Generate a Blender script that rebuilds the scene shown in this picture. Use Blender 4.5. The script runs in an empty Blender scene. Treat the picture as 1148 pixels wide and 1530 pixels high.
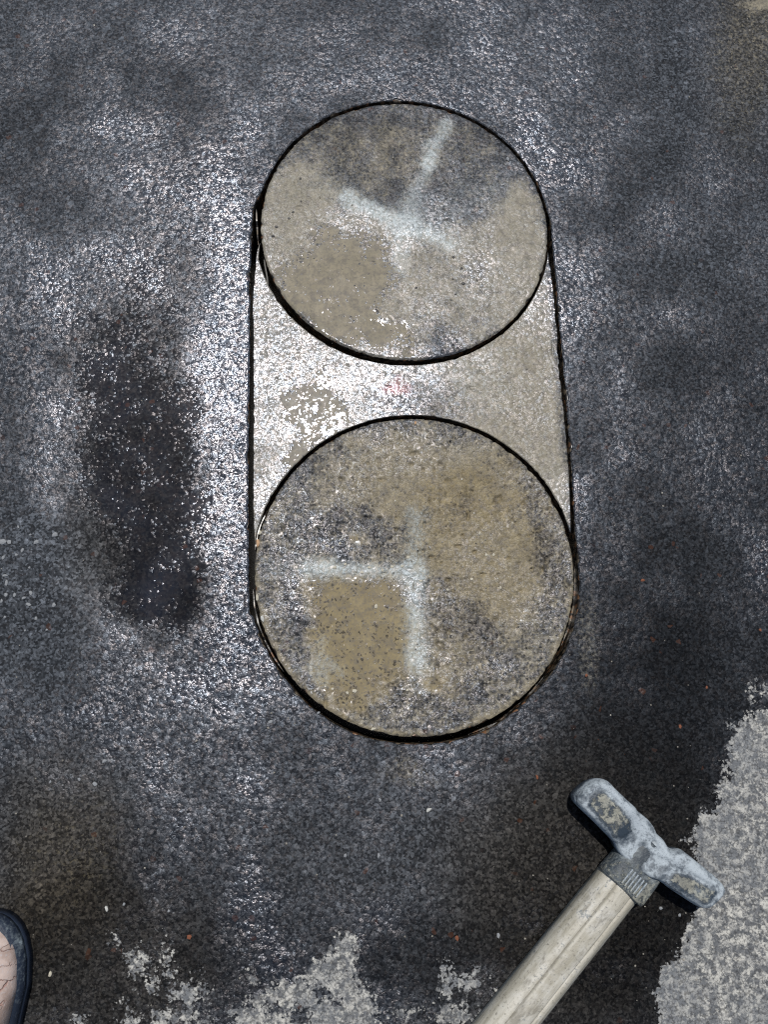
import bpy, bmesh, math, random
import numpy as np
from mathutils import Matrix, Vector
from mathutils.geometry import delaunay_2d_cdt

rng = np.random.RandomState(7)
random.seed(7)
S = bpy.context.scene
C = S.collection

# ------------------------------------------------------------------ camera
H = 1.2                                    # eye height above the pavement, metres
F = 1150.0                                 # focal length in photo pixels (photo 1148 x 1530)
PITCH, ROLL = math.radians(13.07), math.radians(-2.95)
Rx = np.array([[1, 0, 0], [0, math.cos(PITCH), -math.sin(PITCH)], [0, math.sin(PITCH), math.cos(PITCH)]])
Ry = np.array([[math.cos(ROLL), 0, math.sin(ROLL)], [0, 1, 0], [-math.sin(ROLL), 0, math.cos(ROLL)]])
RC = Ry @ Rx
cam_d = bpy.data.cameras.new("camera")
cam = bpy.data.objects.new("camera", cam_d)
C.objects.link(cam)
M4 = Matrix(RC.tolist()).to_4x4()
cam.matrix_world = Matrix.Translation((0, 0, H)) @ M4
cam_d.sensor_fit = 'VERTICAL'
cam_d.sensor_height = 24.0
cam_d.lens = 24.0 * F / 1530.0
cam_d.clip_start = 0.02
cam_d.clip_end = 500
S.camera = cam

def to_ground(px, py, z=0.0):
    """photo pixel -> point on the level plane at height z (used for measuring only)"""
    px = np.asarray(px, float); py = np.asarray(py, float)
    d = np.stack([(px - 574) / F, -(py - 765) / F, -np.ones_like(px)], -1) @ RC.T
    t = (H - z) / (-d[..., 2:3])
    return (d * t)[..., :2]

def to_px(x, y):
    v = np.stack([x, y, np.full_like(x, -H)], -1) @ RC
    w = -v[..., 2]
    return 574 + F * v[..., 0] / w, 765 - F * v[..., 1] / w

# ------------------------------------------------------------------ light
g = to_ground(483, 636)                    # centre of the sun's mirror glare on the wet surface
SUN = Vector((float(g[0]), float(g[1]), H)).normalized()   # mirrored ray points at the sun
sun_d = bpy.data.lights.new("sun", 'SUN')
sun_d.energy = 4.0
sun_d.angle = math.radians(0.53)
sun_d.color = (1.0, 0.965, 0.91)
sun = bpy.data.objects.new("sun", sun_d)
sun.rotation_euler = SUN.to_track_quat('Z', 'Y').to_euler()
sun.location = (0, 0, 5)
C.objects.link(sun)

W = bpy.data.worlds.new("World")
S.world = W
W.use_nodes = True
nt = W.node_tree
nt.nodes.clear()
sky = nt.nodes.new("ShaderNodeTexSky")
sky.sky_type = 'NISHITA'
sky.sun_disc = False
sky.sun_elevation = math.asin(SUN.z)
sky.sun_rotation = math.atan2(SUN.x, SUN.y)
bg = nt.nodes.new("ShaderNodeBackground")
bg.inputs[1].default_value = 0.075
wo = nt.nodes.new("ShaderNodeOutputWorld")
nt.links.new(sky.outputs[0], bg.inputs[0])
nt.links.new(bg.outputs[0], wo.inputs[0])

S.view_settings.view_transform = 'Standard'
S.view_settings.look = 'None'
S.view_settings.gamma = 1
S.view_settings.exposure = 0.0
S.view_settings.use_curve_mapping = False
S.render.engine = 'CYCLES'
S.cycles.use_denoising = False
S.cycles.max_bounces = 5
S.cycles.sample_clamp_direct = 12
S.cycles.sample_clamp_indirect = 3
S.cycles.filter_width = 1.2

# ------------------------------------------------------------------ helpers
def tag(o, label=None, cat=None, group=None, kind=None):
    if label: o["label"] = label
    if cat: o["category"] = cat
    if group: o["group"] = group
    if kind: o["kind"] = kind
    return o

def empty(name, loc=(0, 0, 0)):
    o = bpy.data.objects.new(name, None)
    o.location = loc
    o.empty_display_size = 0.05
    C.objects.link(o)
    return o

def mesh_np(name, co, faces, mat=None, parent=None, smooth=True, loc=(0, 0, 0)):
    """faces: (n,4) or (n,3) int array, or list of tuples"""
    me = bpy.data.meshes.new(name)
    co = np.asarray(co, np.float32)
    if isinstance(faces, np.ndarray):
        n, k = faces.shape
        me.vertices.add(len(co)); me.vertices.foreach_set("co", co.ravel())
        me.loops.add(n * k); me.loops.foreach_set("vertex_index", faces.astype(np.int32).ravel())
        me.polygons.add(n)
        me.polygons.foreach_set("loop_start", np.arange(0, n * k, k, dtype=np.int32))
        me.update(calc_edges=True)
    else:
        me.from_pydata(co.tolist(), [], faces)
        me.update()
    me.polygons.foreach_set("use_smooth", np.full(len(me.polygons), smooth))
    if mat: me.materials.append(mat)
    o = bpy.data.objects.new(name, me)
    o.location = loc
    C.objects.link(o)
    if parent: o.parent = parent
    return o

def grid_faces(nr, nc, wrap):
    """rows x cols of vertices -> quads"""
    r = np.arange(nr - 1)[:, None]
    c = np.arange(nc if wrap else nc - 1)[None, :]
    a = r * nc + c
    b = r * nc + (c + 1) % nc
    return np.stack([a, b, b + nc, a + nc], -1).reshape(-1, 4)

_perm = rng.rand(512, 512)
def vnoise(x, y, s, seed=0):
    """smooth value noise, feature size s, range 0..1"""
    u = x / s + 31.7 * seed + 1000; v = y / s + 17.3 * seed + 1000
    iu = np.floor(u).astype(int); iv = np.floor(v).astype(int)
    fu = u - iu; fv = v - iv
    fu = fu * fu * (3 - 2 * fu); fv = fv * fv * (3 - 2 * fv)
    P = lambda a, b: _perm[(a + 57 * seed) % 512, (b + 91 * seed) % 512]
    return (P(iu, iv) * (1 - fu) + P(iu + 1, iv) * fu) * (1 - fv) + (P(iu, iv + 1) * (1 - fu) + P(iu + 1, iv + 1) * fu) * fv

def fbm(x, y, s, oct=3, seed=0):
    t = 0; a = 1; n = 0
    for k in range(oct):
        t = t + a * vnoise(x, y, s, seed + k); n += a; a *= .55; s *= .5
    return t / n

def sstep(x, a, b):
    t = np.clip((x - a) / (b - a), 0, 1)
    return t * t * (3 - 2 * t)

def sdpoly(x, y, pts):
    """signed distance, positive inside"""
    P = np.array(pts, float); d = np.full(x.shape, 1e9); ins = np.zeros(x.shape, bool)
    for i in range(len(P)):
        a = P[i]; b = P[(i + 1) % len(P)]
        e = b - a; wx = x - a[0]; wy = y - a[1]
        t = np.clip((wx * e[0] + wy * e[1]) / (e @ e + 1e-12), 0, 1)
        d = np.minimum(d, (wx - e[0] * t) ** 2 + (wy - e[1] * t) ** 2)
        c = ((a[1] > y) != (b[1] > y))
        if abs(e[1]) > 1e-12:
            ins ^= c & (x < e[0] * (y - a[1]) / e[1] + a[0])
    return np.where(ins, 1, -1) * np.sqrt(d)

def ell(x, y, cx, cy, rx, ry, ang=0, soft=.5):
    a = math.radians(ang); c, s = math.cos(a), math.sin(a)
    u = ((x - cx) * c + (y - cy) * s) / rx; v = (-(x - cx) * s + (y - cy) * c) / ry
    r = np.sqrt(u * u + v * v)
    return 1 - sstep(r, 1 - soft, 1 + soft)

def seg(x, y, x0, y0, x1, y1, w):
    ex, ey = x1 - x0, y1 - y0
    t = np.clip(((x - x0) * ex + (y - y0) * ey) / (ex * ex + ey * ey), 0, 1)
    d2 = (x - x0 - ex * t) ** 2 + (y - y0 - ey * t) ** 2
    return np.exp(-d2 / (w * w * .75))

# ------------------------------------------------------------------ stains, films and a painted-in sky sheen, measured off the photo
LOWER, UPPER, WEB, GROUND = 'lower', 'upper', 'web', 'ground'
DRY_RIGHT = [(1300, 1010), (1190, 1040), (1148, 1058), (1126, 1066), (1104, 1089), (1096, 1116), (1094, 1130), (1087, 1161), (1070, 1195),
             (1047, 1224), (1024, 1255), (1040, 1290), (1050, 1340), (1032, 1384), (1008, 1427), (981, 1474), (975, 1530), (970, 1620), (1300, 1700)]
DRY_LOW = [(340, 1560), (352, 1515), (385, 1478), (400, 1465), (443, 1465), (470, 1433), (492, 1420), (510, 1390), (531, 1408), (525, 1453),
           (548, 1476), (560, 1492), (564, 1530), (570, 1600), (340, 1600)]

def stains(x, y, where):
    """-> film (mud, white, puddle, dry) and tone (lightness, brown, relief, gloss)"""
    px, py = to_px(x, y)
    px = np.clip(px, -3000, 4000); py = np.clip(py, -3000, 4000)
    wx = (fbm(px, py, 70, 3, 1) - .5) * 46; wy = (fbm(px, py, 70, 3, 5) - .5) * 46
    fx = (fbm(px, py, 14, 2, 9) - .5) * 13; fy = (fbm(px, py, 14, 2, 12) - .5) * 13
    X = px + wx + fx; Y = py + wy + fy
    x1 = px + fx + wx * .35; y1 = py + fy + wy * .35
    z = np.zeros_like(px)
    mud, white, pud, brown, pink = z.copy(), z.copy(), z.copy(), z.copy(), z.copy()
    big = fbm(px, py, 150, 4, 21)
    light = .42 + (big - .5) * .5
    relief = .85 + (fbm(px, py, 60, 2, 33) - .5) * .5
    gloss = .8 + (fbm(px, py, 70, 4, 41) - .5) * 1.1
    dry = z - 60.
    if where == GROUND:
        dark = np.maximum(ell(X + .6 * wx, Y + .6 * wy, 205, 690, 104, 240, -3, .6), ell(X + .6 * wx, Y + .6 * wy, 235, 880, 80, 75, 25, .5))
        dark = np.maximum(dark, .55 * ell(X + wx, Y + wy, 230, 470, 75, 110, 5, .7))
        light = light * (1 - .9 * dark); pud = np.maximum(pud, .9 * dark); brown += .45 * dark
        for q0, q1 in (((58, 600), (72, 760)), ((72, 760), (112, 860)), ((112, 860), (165, 945)), ((165, 945), (250, 1010))):
            e_ = seg(X, Y, *q0, *q1, 26); light += .16 * e_; gloss += .14 * e_
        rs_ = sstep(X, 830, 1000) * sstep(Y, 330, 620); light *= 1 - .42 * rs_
        gloss -= .30 * sstep(X, 780, 960) + .2 * (1 - sstep(Y, 40, 260)) + .16 * (1 - sstep(X, 0, 200)) + .10 * (1 - sstep(Y, 250, 420)) * (X < 400)
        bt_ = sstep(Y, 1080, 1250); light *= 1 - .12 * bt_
        d2 = ell(X, Y, 280, 220, 48, 150, 6, .8); light *= 1 - .7 * d2; pud = np.maximum(pud, .35 * d2)
        d3 = ell(X, Y, 960, 1010, 130, 190, -10, .7); light *= 1 - .65 * d3; gloss -= .4 * d3; pud = np.maximum(pud, .35 * d3)
        d4 = ell(X, Y, 880, 1330, 190, 220, 0, .5); light *= 1 - .75 * d4; gloss -= .45 * d4; pud = np.maximum(pud, .45 * d4); brown += .5 * d4
        d5 = ell(X, Y, 140, 1440, 190, 120, 0, .5); light *= 1 - .5 * d5; gloss -= .5 * d5; brown += .45 * d5
        d6 = ell(X, Y, 620, 1430, 140, 60, 0, .6); light *= 1 - .5 * d6; gloss -= .3 * d6
        b1 = ell(X, Y, 90, 1270, 95, 120, 20, .7); brown += .55 * b1; mud += .08 * b1; gloss -= .5 * b1
        l1 = ell(X, Y, 55, 900, 110, 150, 15, .4); light += .28 * l1; gloss -= .55 * l1; relief -= .2 * l1
        l2 = ell(X, Y, 600, 1240, 300, 130, 0, .7); light += .16 * l2; gloss -= .25 * l2
        l3 = ell(X, Y, 610, 1160, 45, 20, 0, .8); mud += .2 * l3; brown += .3 * l3
        l4 = ell(X, Y, 900, 1330, 60, 16, 0, .8)
        low = sstep(py, 1000, 1300); gloss -= .12 * low; brown += .1 * low
        top = 1 - sstep(py, 300, 900); light += .12 * top  # sky reflection painted into the tone: asphalt lightened towards the far end
        tr = ell(X, Y, 1120, 60, 60, 130, 0, .9); brown += .35 * tr; mud += .22 * tr; gloss -= .4 * tr
        mud += .5 * ell(X, Y, 1140, 5, 30, 22, 0, .6)
        rim = ell(px, py, 880, 960, 16, 60, 0, .9); mud += .25 * rim
        q = (fbm(px, py, 34, 3, 51) - .5) * 34
        dry = sdpoly(x1, y1, DRY_RIGHT) + q
        dry = np.maximum(dry, sdpoly(x1, y1, DRY_LOW) + q * .5)
        for cx, cy, rx, ry in ((172, 1405, 7, 8), (203, 1438, 15, 20), (246, 1428, 7, 22), (248, 1452, 12, 10), (222, 1471, 11, 7), (281, 1487, 24, 15),
                               (262, 1521, 40, 13), (195, 1524, 16, 10), (120, 1526, 8, 8), (300, 1478, 8, 14), (667, 1467, 11, 24), (702, 1468, 20, 14), (678, 1514, 30, 15),
                               (604, 1516, 14, 6), (746, 1488, 8, 9), (372, 1463, 5, 7), (1142, 1035, 9, 7), (1120, 1040, 4, 9), (182, 1505, 6, 4)):
            e = 1 - np.sqrt(((x1 - cx) / rx) ** 2 + ((y1 - cy) / ry) ** 2)
            dry = np.maximum(dry, e * min(rx, ry))
        for cx, cy, r in ((475, 1484, 13), (440, 1517, 15), (404, 1508, 9), (497, 1502, 7)):
            dry = np.minimum(dry, np.hypot(x1 - cx, (y1 - cy) * 1.3) - r)
        dry = np.where(py > 1545, np.maximum(dry, (py - 1560) * .4 + q * 2), dry)
        dry = np.where(px > 1190, np.maximum(dry, (px - 1230) * .3 + q * 3), dry)
        dry = np.where(py < -60, np.maximum(dry, (-90 - py) * .3 + q * 3), dry)
        dry = np.where(px < -80, np.maximum(dry, (-120 - px) * .3 + q * 3), dry)
        tr2 = ell(X, Y, 345, 600, 62, 330, 0, .6); gloss += .6 * tr2 * (1 - dark)
    elif where == UPPER:
        light += .26; mud += .18; brown += .15
        poly = [(380, 240), (450, 252), (500, 292), (560, 300), (620, 350), (700, 338), (766, 268), (792, 300), (806, 350), (814, 410),
                (790, 470), (740, 510), (680, 530), (560, 545), (450, 480), (370, 400)]
        m = sstep(sdpoly(X, Y, poly), -26, 36)
        mud += .5 * m
        mud += .22 * ell(X, Y, 430, 350, 60, 110, 0, .5)
        rr_ = ell(x1, y1, 775, 385, 38, 110, 6, .35); mud += .42 * rr_; gloss -= .25 * rr_; gloss -= .25 * ell(X, Y, 600, 230, 200, 80, 0, .6)
        Xp = X + 1.0 * wx; Yp = Y + 1.0 * wy
        p = ell(Xp, Yp, 505, 415, 72, 88, -20, .5); p = np.maximum(p, ell(Xp, Yp, 540, 500, 78, 38, 10, .5)); p = np.maximum(p, ell(Xp, Yp, 455, 455, 45, 45, 0, .5))
        mud += .5 * p; pud = np.maximum(pud, 1.05 * p); brown += .3 * p; light -= .3 * p
        mud += .18 * ell(X, Y, 580, 225, 130, 40, 0, .8); brown += .2 * ell(X, Y, 560, 225, 90, 40, 0, .8)
        d = ell(X, Y, 640, 505, 50, 35, 0, .7); mud -= .35 * d; light -= .1 * d
        dd = ell(X, Y, 600, 190, 180, 38, 0, .6); light -= .22 * dd
        mud -= .4 * ell(X, Y, 805, 250, 40, 45, 0, .6)
        white += .62 * seg(x1, y1, 669, 188, 640, 245, 13) + .42 * seg(x1, y1, 640, 245, 600, 325, 19)
        white += .85 * seg(x1, y1, 515, 292, 605, 335, 12) + .6 * seg(x1, y1, 605, 335, 672, 368, 13)
        white += .5 * seg(x1, y1, 600, 335, 594, 400, 16) + .22 * seg(x1, y1, 640, 330, 740, 280, 45) + .2 * seg(x1, y1, 470, 280, 680, 360, 34)
        relief -= .12; gloss -= .08; mud += .5 * (fbm(px, py, 16, 2, 63) - .5)
        relief += .3 * ell(X, Y, 430, 350, 60, 80)
    elif where == WEB:
        light += .12
        mud += .62 - .5 * sstep(px - (822 + (py - 385) * .075), -14, 4)
        rr_ = ell(X, Y, 760, 590, 110, 150, 0, .6); mud += .2 * rr_; brown += .3 * rr_; gloss -= .45 * rr_; rr_ = ell(X, Y, 835, 740, 40, 80, 0, .6); gloss -= .25 * rr_
        mud += .35 * ell(X, Y, 835, 740, 40, 60, 0, .6)
        mud -= .3 * ell(X, Y, 640, 600, 70, 40, 0, .7)
        Xp = X + 1.4 * wx + fx * 1.5; Yp = Y + 1.4 * wy + fy * 1.5
        p = ell(Xp, Yp, 480, 618, 44, 50, 30, .7); p = np.maximum(p, ell(Xp, Yp, 440, 662, 50, 26, -35, .7))
        mud += .4 * p; pud = np.maximum(pud, 1.05 * p); brown += .2 * p
        pink = .7 * ell(X, Y, 598, 578, 13, 10, 0, .7)
        relief -= .2; gloss += .25
        white += .2 * ell(X, Y, 700, 560, 80, 50)
    else:
        light += .32; brown += .35
        n = fbm(px, py, 50, 3, 61)
        X = X + .9 * wx + 2.2 * fx; Y = Y + .9 * wy + 2.2 * fy; light += .05; x1 = x1 + .6 * wx + 1.2 * fx; y1 = y1 + 1.2 * fy
        mud += .27 + .45 * (n - .5) + .5 * (fbm(px, py, 16, 2, 63) - .5)
        mud += .55 * ell(X, Y, 640, 705, 140, 62, -8, .5)
        mud += .55 * ell(x1, y1, 755, 840, 42, 95, -4, .4); mud += .4 * ell(X, Y, 700, 830, 75, 60, 0, .5)
        rr_ = ell(X, Y, 730, 820, 105, 130, 0, .5); brown += .5 * rr_; gloss -= .38 * rr_; gloss -= .2 * ell(X, Y, 650, 700, 140, 60, 0, .5)
        brown += .3 * ell(X, Y, 650, 720, 150, 70, 0, .5)
        Xp = X + 1.3 * wx; Yp = Y + 1.3 * wy
        p = ell(Xp, Yp, 535, 902, 78, 52, 14, .55); p2 = ell(Xp, Yp, 545, 965, 66, 48, -8, .6)
        mud += .95 * np.maximum(p, p2); pud = np.maximum(pud, np.maximum(.9 * p, .76 * p2)); brown += .95 * np.maximum(p, p2)
        gloss -= .45 * np.maximum(p, p2)
        mud += .25 * ell(X, Y, 610, 990, 90, 40, 0, .7); brown += .3 * ell(X, Y, 610, 990, 120, 50, 0, .7)
        x1 = px + fx * .7; y1 = py + fy * .7
        white += .8 * seg(x1, y1, 460, 849, 622, 853, 14) + .3 * seg(x1, y1, 405, 850, 500, 850, 24) + .5 * seg(x1, y1, 621, 768, 618, 850, 21)
        white += .8 * seg(x1, y1, 620, 862, 624, 985, 21) + .3 * seg(x1, y1, 624, 985, 626, 1020, 24) + .4 * ell(X, Y, 488, 990, 42, 24, 0, .9)
        light -= .22 * ell(X, Y, 660, 1040, 150, 40, 0, .6); light -= .1 * ell(X, Y, 480, 780, 70, 70, 0, .8)
        cx, cy = CO2; r = np.hypot(x - cx, y - cy) / RAD
        rr = sstep(r + (fbm(px, py, 20, 2, 71) - .5) * .06, .955, .99) * sstep(py, 780, 900)
        mud += .4 * rr; brown += .3 * rr
        relief += .4; gloss -= .06
        white = np.where(white > .3, white, white)
    pn = fbm(px, py, 15, 3, 91)
    pud = pud * np.clip((.80 if where == WEB else .88) + .75 * (pn - .5), .5, 1.0)
    film = np.stack([np.clip(mud, 0, 1), np.clip(white, 0, 1), np.clip(pud, 0, 1), np.clip(dry / 40 + .5, 0, 1)], -1)
    tone = np.stack([np.clip(light, 0, 1), np.clip(brown, 0, 1), np.clip(relief, 0, 1.4), np.clip(gloss, 0, 1.2)], -1)
    return film, tone, np.clip(pink, 0, 1)

# circles fitted to the two cores
RAD = .2109 * H
CO1 = (.083 * H, .6625 * H)
CO2 = (.0935 * H, .1542 * H)
DEPTH = .12

def set_attrs(o, x, y, where):
    film, tone, pink = stains(x, y, where)
    me = o.data
    for nm, a in (("film", film), ("tone", tone)):
        at = me.attributes.new(nm, 'FLOAT_COLOR', 'POINT')
        at.data.foreach_set("color", a.astype(np.float32).ravel())
    at = me.attributes.new("pink", 'FLOAT', 'POINT')
    at.data.foreach_set("value", pink.astype(np.float32))

def relief_z(x, y, where):
    """real relief of the surface: undulation plus aggregate lumps"""
    film, tone, _ = stains(x, y, where)
    wet = 1 - np.clip(film[:, 2] * 1.25, 0, 1)
    z = ((fbm(x, y, .045, 2, 81) - .5) * .0012 - .0002) * wet
    wet = wet * (2.5 if where == LOWER else 1.2)
    l = vnoise(x, y, .0085, 85) * .5 + vnoise(x, y, .0055, 87) * .5
    lump = np.clip(l - .42, 0, 1) * .0011 * tone[:, 2] * wet
    pit = -np.clip(.13 - vnoise(x, y, .009, 90), 0, 1) * .016 * wet * tone[:, 2]
    return z + lump + pit

# ------------------------------------------------------------------ shader helpers
class NT:
    def __init__(s, name):
        s.m = bpy.data.materials.new(name); s.m.use_nodes = True
        s.t = s.m.node_tree; s.t.nodes.clear()
    def n(s, typ, **kw):
        nd = s.t.nodes.new(typ)
        for k, v in kw.items():
            if k.startswith('i_'): nd.inputs[k[2:].replace('_', ' ')].default_value = v
            else: setattr(nd, k, v)
        return nd
    def l(s, a, b): s.t.links.new(a, b)
    def val(s, sock, v):
        if isinstance(v, (int, float)): sock.default_value = v
        elif isinstance(v, tuple): sock.default_value = v if len(v) == 4 or sock.type == 'VECTOR' else (*v, 1)
        else: s.l(v, sock)
    def math(s, op, a, b=0.0, c=None, clamp=False):
        nd = s.n("ShaderNodeMath", operation=op, use_clamp=clamp)
        s.val(nd.inputs[0], a); s.val(nd.inputs[1], b)
        if c is not None: s.val(nd.inputs[2], c)
        return nd.outputs[0]
    def mix(s, f, a, b, blend='MIX'):
        nd = s.n("ShaderNodeMix", data_type='RGBA', blend_type=blend)
        s.val(nd.inputs[0], f); s.val(nd.inputs[6], a); s.val(nd.inputs[7], b)
        return nd.outputs[2]
    def fmix(s, f, a, b):
        nd = s.n("ShaderNodeMix", data_type='FLOAT')
        s.val(nd.inputs[0], f); s.val(nd.inputs[2], a); s.val(nd.inputs[3], b)
        return nd.outputs[0]
    def ramp(s, v, a, b, lo=0.0, hi=1.0, kind='SMOOTHSTEP'):
        nd = s.n("ShaderNodeMapRange", interpolation_type=kind)
        s.val(nd.inputs[0], v); s.val(nd.inputs[1], a); s.val(nd.inputs[2], b); s.val(nd.inputs[3], lo); s.val(nd.inputs[4], hi)
        return nd.outputs[0]
    def noise(s, vec, scale, detail=2.0, rough=.5, out=0):
        nd = s.n("ShaderNodeTexNoise"); s.l(vec, nd.inputs['Vector'])
        nd.inputs['Scale'].default_value = scale; nd.inputs['Detail'].default_value = detail; nd.inputs['Roughness'].default_value = rough
        return nd.outputs[out]
    def vor(s, vec, scale, feature='F1', out=0, rnd=1.0, smooth=None):
        nd = s.n("ShaderNodeTexVoronoi", feature=feature); s.l(vec, nd.inputs['Vector'])
        nd.inputs['Scale'].default_value = scale; nd.inputs['Randomness'].default_value = rnd
        if smooth is not None: nd.inputs['Smoothness'].default_value = smooth
        return nd.outputs[out]
    def sep(s, col):
        nd = s.n("ShaderNodeSeparateColor"); s.l(col, nd.inputs[0]); return nd.outputs
    def finish(s, **kw):
        p = s.n("ShaderNodeBsdfPrincipled"); o = s.n("ShaderNodeOutputMaterial")
        for k, v in kw.items(): s.val(p.inputs[k.replace('_', ' ')], v)
        s.l(p.outputs[0], o.inputs[0])
        return s.m

def asphalt_material():
    t = NT("wet_asphalt")
    pos = t.n("ShaderNodeNewGeometry").outputs['Position']
    fa = t.n("ShaderNodeAttribute", attribute_name="film"); fc = t.sep(fa.outputs['Color'])
    ta = t.n("ShaderNodeAttribute", attribute_name="tone"); tc = t.sep(ta.outputs['Color'])
    pk = t.n("ShaderNodeAttribute", attribute_name="pink").outputs['Fac']
    mud, white, pud, dry = fc[0], fc[1], fc[2], fa.outputs['Alpha']
    light, brown, relief, gloss = tc[0], tc[1], tc[2], ta.outputs['Alpha']
    n_f = t.noise(pos, 620, 2, .6)              # 1.6 mm grain
    n_m = t.noise(pos, 170, 3, .6)              # 6 mm
    n_l = t.noise(pos, 42, 3, .55)
    cell = t.vor(pos, 330, 'F1', 0)             # aggregate stones about 3 mm
    cellc = t.vor(pos, 330, 'F1', 1)
    cellb = t.vor(pos, 150, 'F1', 1)
    rc = t.sep(cellc); rb = t.sep(cellb)
    def facets(scale, slope):
        """each aggregate stone is a small facet with a tilt of its own"""
        vn = t.n("ShaderNodeTexVoronoi"); t.l(wpos, vn.inputs['Vector']); vn.inputs['Scale'].default_value = scale
        d = t.n("ShaderNodeVectorMath", operation='SUBTRACT'); t.l(wpos, d.inputs[0]); t.l(vn.outputs['Position'], d.inputs[1])
        r = t.n("ShaderNodeVectorMath", operation='SUBTRACT'); t.l(vn.outputs['Color'], r.inputs[0]); r.inputs[1].default_value = (.5, .5, .5)
        r2 = t.n("ShaderNodeVectorMath", operation='MULTIPLY'); t.l(r.outputs[0], r2.inputs[0]); r2.inputs[1].default_value = (1, 1, 0)
        ln = t.n("ShaderNodeVectorMath", operation='LENGTH'); t.l(r2.outputs[0], ln.inputs[0])
        dd = t.n("ShaderNodeVectorMath", operation='DOT_PRODUCT'); t.l(d.outputs[0], dd.inputs[0]); t.l(r2.outputs[0], dd.inputs[1])
        tilt = t.math('MULTIPLY', dd.outputs['Value'], t.math('MULTIPLY', t.math('ADD', .12, t.math('MULTIPLY', ln.outputs['Value'], 1.6)), slope))
        dome = t.math('MULTIPLY', t.math('MULTIPLY', vn.outputs['Distance'], vn.outputs['Distance']), -.13 / scale)
        return t.math('ADD', tilt, dome)
    wv = t.n("ShaderNodeTexNoise"); t.l(pos, wv.inputs['Vector']); wv.inputs['Scale'].default_value = 260; wv.inputs['Detail'].default_value = 1
    ws = t.n("ShaderNodeVectorMath", operation='MULTIPLY_ADD'); t.l(wv.outputs['Color'], ws.inputs[0]); ws.inputs[1].default_value = (.0022, .0022, 0); t.l(pos, ws.inputs[2])
    wm = t.n("ShaderNodeVectorMath", operation='MULTIPLY'); t.l(ws.outputs[0], wm.inputs[0]); wm.inputs[1].default_value = (1, 1, 0)
    wpos = wm.outputs[0]
    h = t.math('ADD', facets(172, .42), facets(380, .24))
    h = t.math('ADD', h, t.math('MULTIPLY', t.math('SUBTRACT', t.noise(pos, 800, 2, .6), .5), .00010))
    h = t.math('MULTIPLY', h, relief)
    h = t.math('ADD', h, t.math('MULTIPLY', t.math('SUBTRACT', n_m, .5), .0005))
    level = t.math('ADD', -.0010, t.math('MULTIPLY', pud, .00145))
    sub = t.ramp(t.math('SUBTRACT', level, h), -.00015, .0002)
    h = t.math('MAXIMUM', h, level)
    # --- clean wet stone
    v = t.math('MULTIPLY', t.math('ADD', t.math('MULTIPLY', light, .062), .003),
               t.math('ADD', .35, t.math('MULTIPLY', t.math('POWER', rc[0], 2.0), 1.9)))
    bright = t.math('MULTIPLY', t.ramp(rb[0], .93, .99), t.math('MULTIPLY', light, .09))
    v = t.math('ADD', v, bright)
    cc = t.n("ShaderNodeCombineColor")
    t.l(t.math('MULTIPLY', v, t.fmix(brown, .88, 1.28)), cc.inputs[0]); t.l(t.math('MULTIPLY', v, t.fmix(brown, .98, 1.08)), cc.inputs[1]); t.l(t.math('MULTIPLY', v, t.fmix(brown, 1.12, .78)), cc.inputs[2])
    base = cc.outputs[0]
    # rusty aggregate here and there
    rust = t.math('MULTIPLY', t.ramp(rb[1], .993, .998), .4)
    base = t.mix(rust, base, (.075, .028, .012))
    # --- tan slurry film
    mcol = t.mix(brown, (.225, .21, .165), (.190, .156, .092))
    mcol = t.mix(t.ramp(n_l, .35, .7, 0, .6), mcol, t.mix(brown, (.30, .275, .225), (.28, .23, .13)))
    mcol = t.mix(t.ramp(t.noise(pos, 75, 4, .65), .48, .64, 0, .5), mcol, (.12, .11, .095))
    mcol = t.mix(t.math('MULTIPLY', t.ramp(rc[1], .3, 1.0), .35), mcol, (.12, .11, .10))
    mf = t.math('ADD', t.math('MULTIPLY', mud, 1.55), t.math('MULTIPLY', t.math('SUBTRACT', t.math('ADD', n_m, t.math('MULTIPLY', n_f, .8)), .9), 1.1))
    mf = t.math('SUBTRACT', mf, t.math('MULTIPLY', t.math('ADD', h, .00026), 600))
    mf = t.ramp(mf, .15, 1.25)
    mf = t.math('MULTIPLY', mf, t.ramp(mud, .02, .12))
    mf = t.math('MULTIPLY', mf, t.fmix(t.ramp(pud, .25, .6), 1.0, t.math('ADD', .12, t.math('MULTIPLY', sub, .88))))
    col = t.mix(mf, base, mcol)
    # --- white overspray
    wf = t.math('ADD', t.math('MULTIPLY', white, 1.0), t.math('MULTIPLY', t.math('SUBTRACT', t.math('ADD', n_m, n_f), 1.0), .9))
    wf = t.math('MULTIPLY', t.math('MULTIPLY', t.ramp(wf, .02, 1.1), t.ramp(white, .02, .2)), t.ramp(h, -.0008, -.0001, .45, 1.0))
    col = t.mix(t.math('MULTIPLY', wf, .68), col, (.50, .55, .54))
    col = t.mix(t.math('MULTIPLY', pk, t.ramp(n_f, .35, .6)), col, (.55, .16, .17))
    # --- dry pavement
    d1_ = t.math('MULTIPLY', t.math('SUBTRACT', n_m, .5), .55)
    d2_ = t.math('MULTIPLY', t.math('SUBTRACT', t.noise(pos, 75, 3, .6), .5), .9)
    dn = t.math('ADD', t.math('ADD', t.math('SUBTRACT', dry, .5), t.math('ADD', d1_, d2_)), t.math('MULTIPLY', t.math('ADD', h, .0003), 350))
    df = t.ramp(dn, -.03, .07)
    dcol = t.mix(t.ramp(t.noise(pos, 78, 6, .74), .44, .57), (.10, .105, .11), (.45, .44, .40))
    dcol = t.mix(t.math('MULTIPLY', t.ramp(rb[2], .2, 1.0), .55), dcol, (.15, .155, .16))
    dcol = t.mix(t.ramp(t.noise(pos, 7, 3, .6), .42, .62, 0.0, .5), dcol, (.17, .18, .19))
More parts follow.
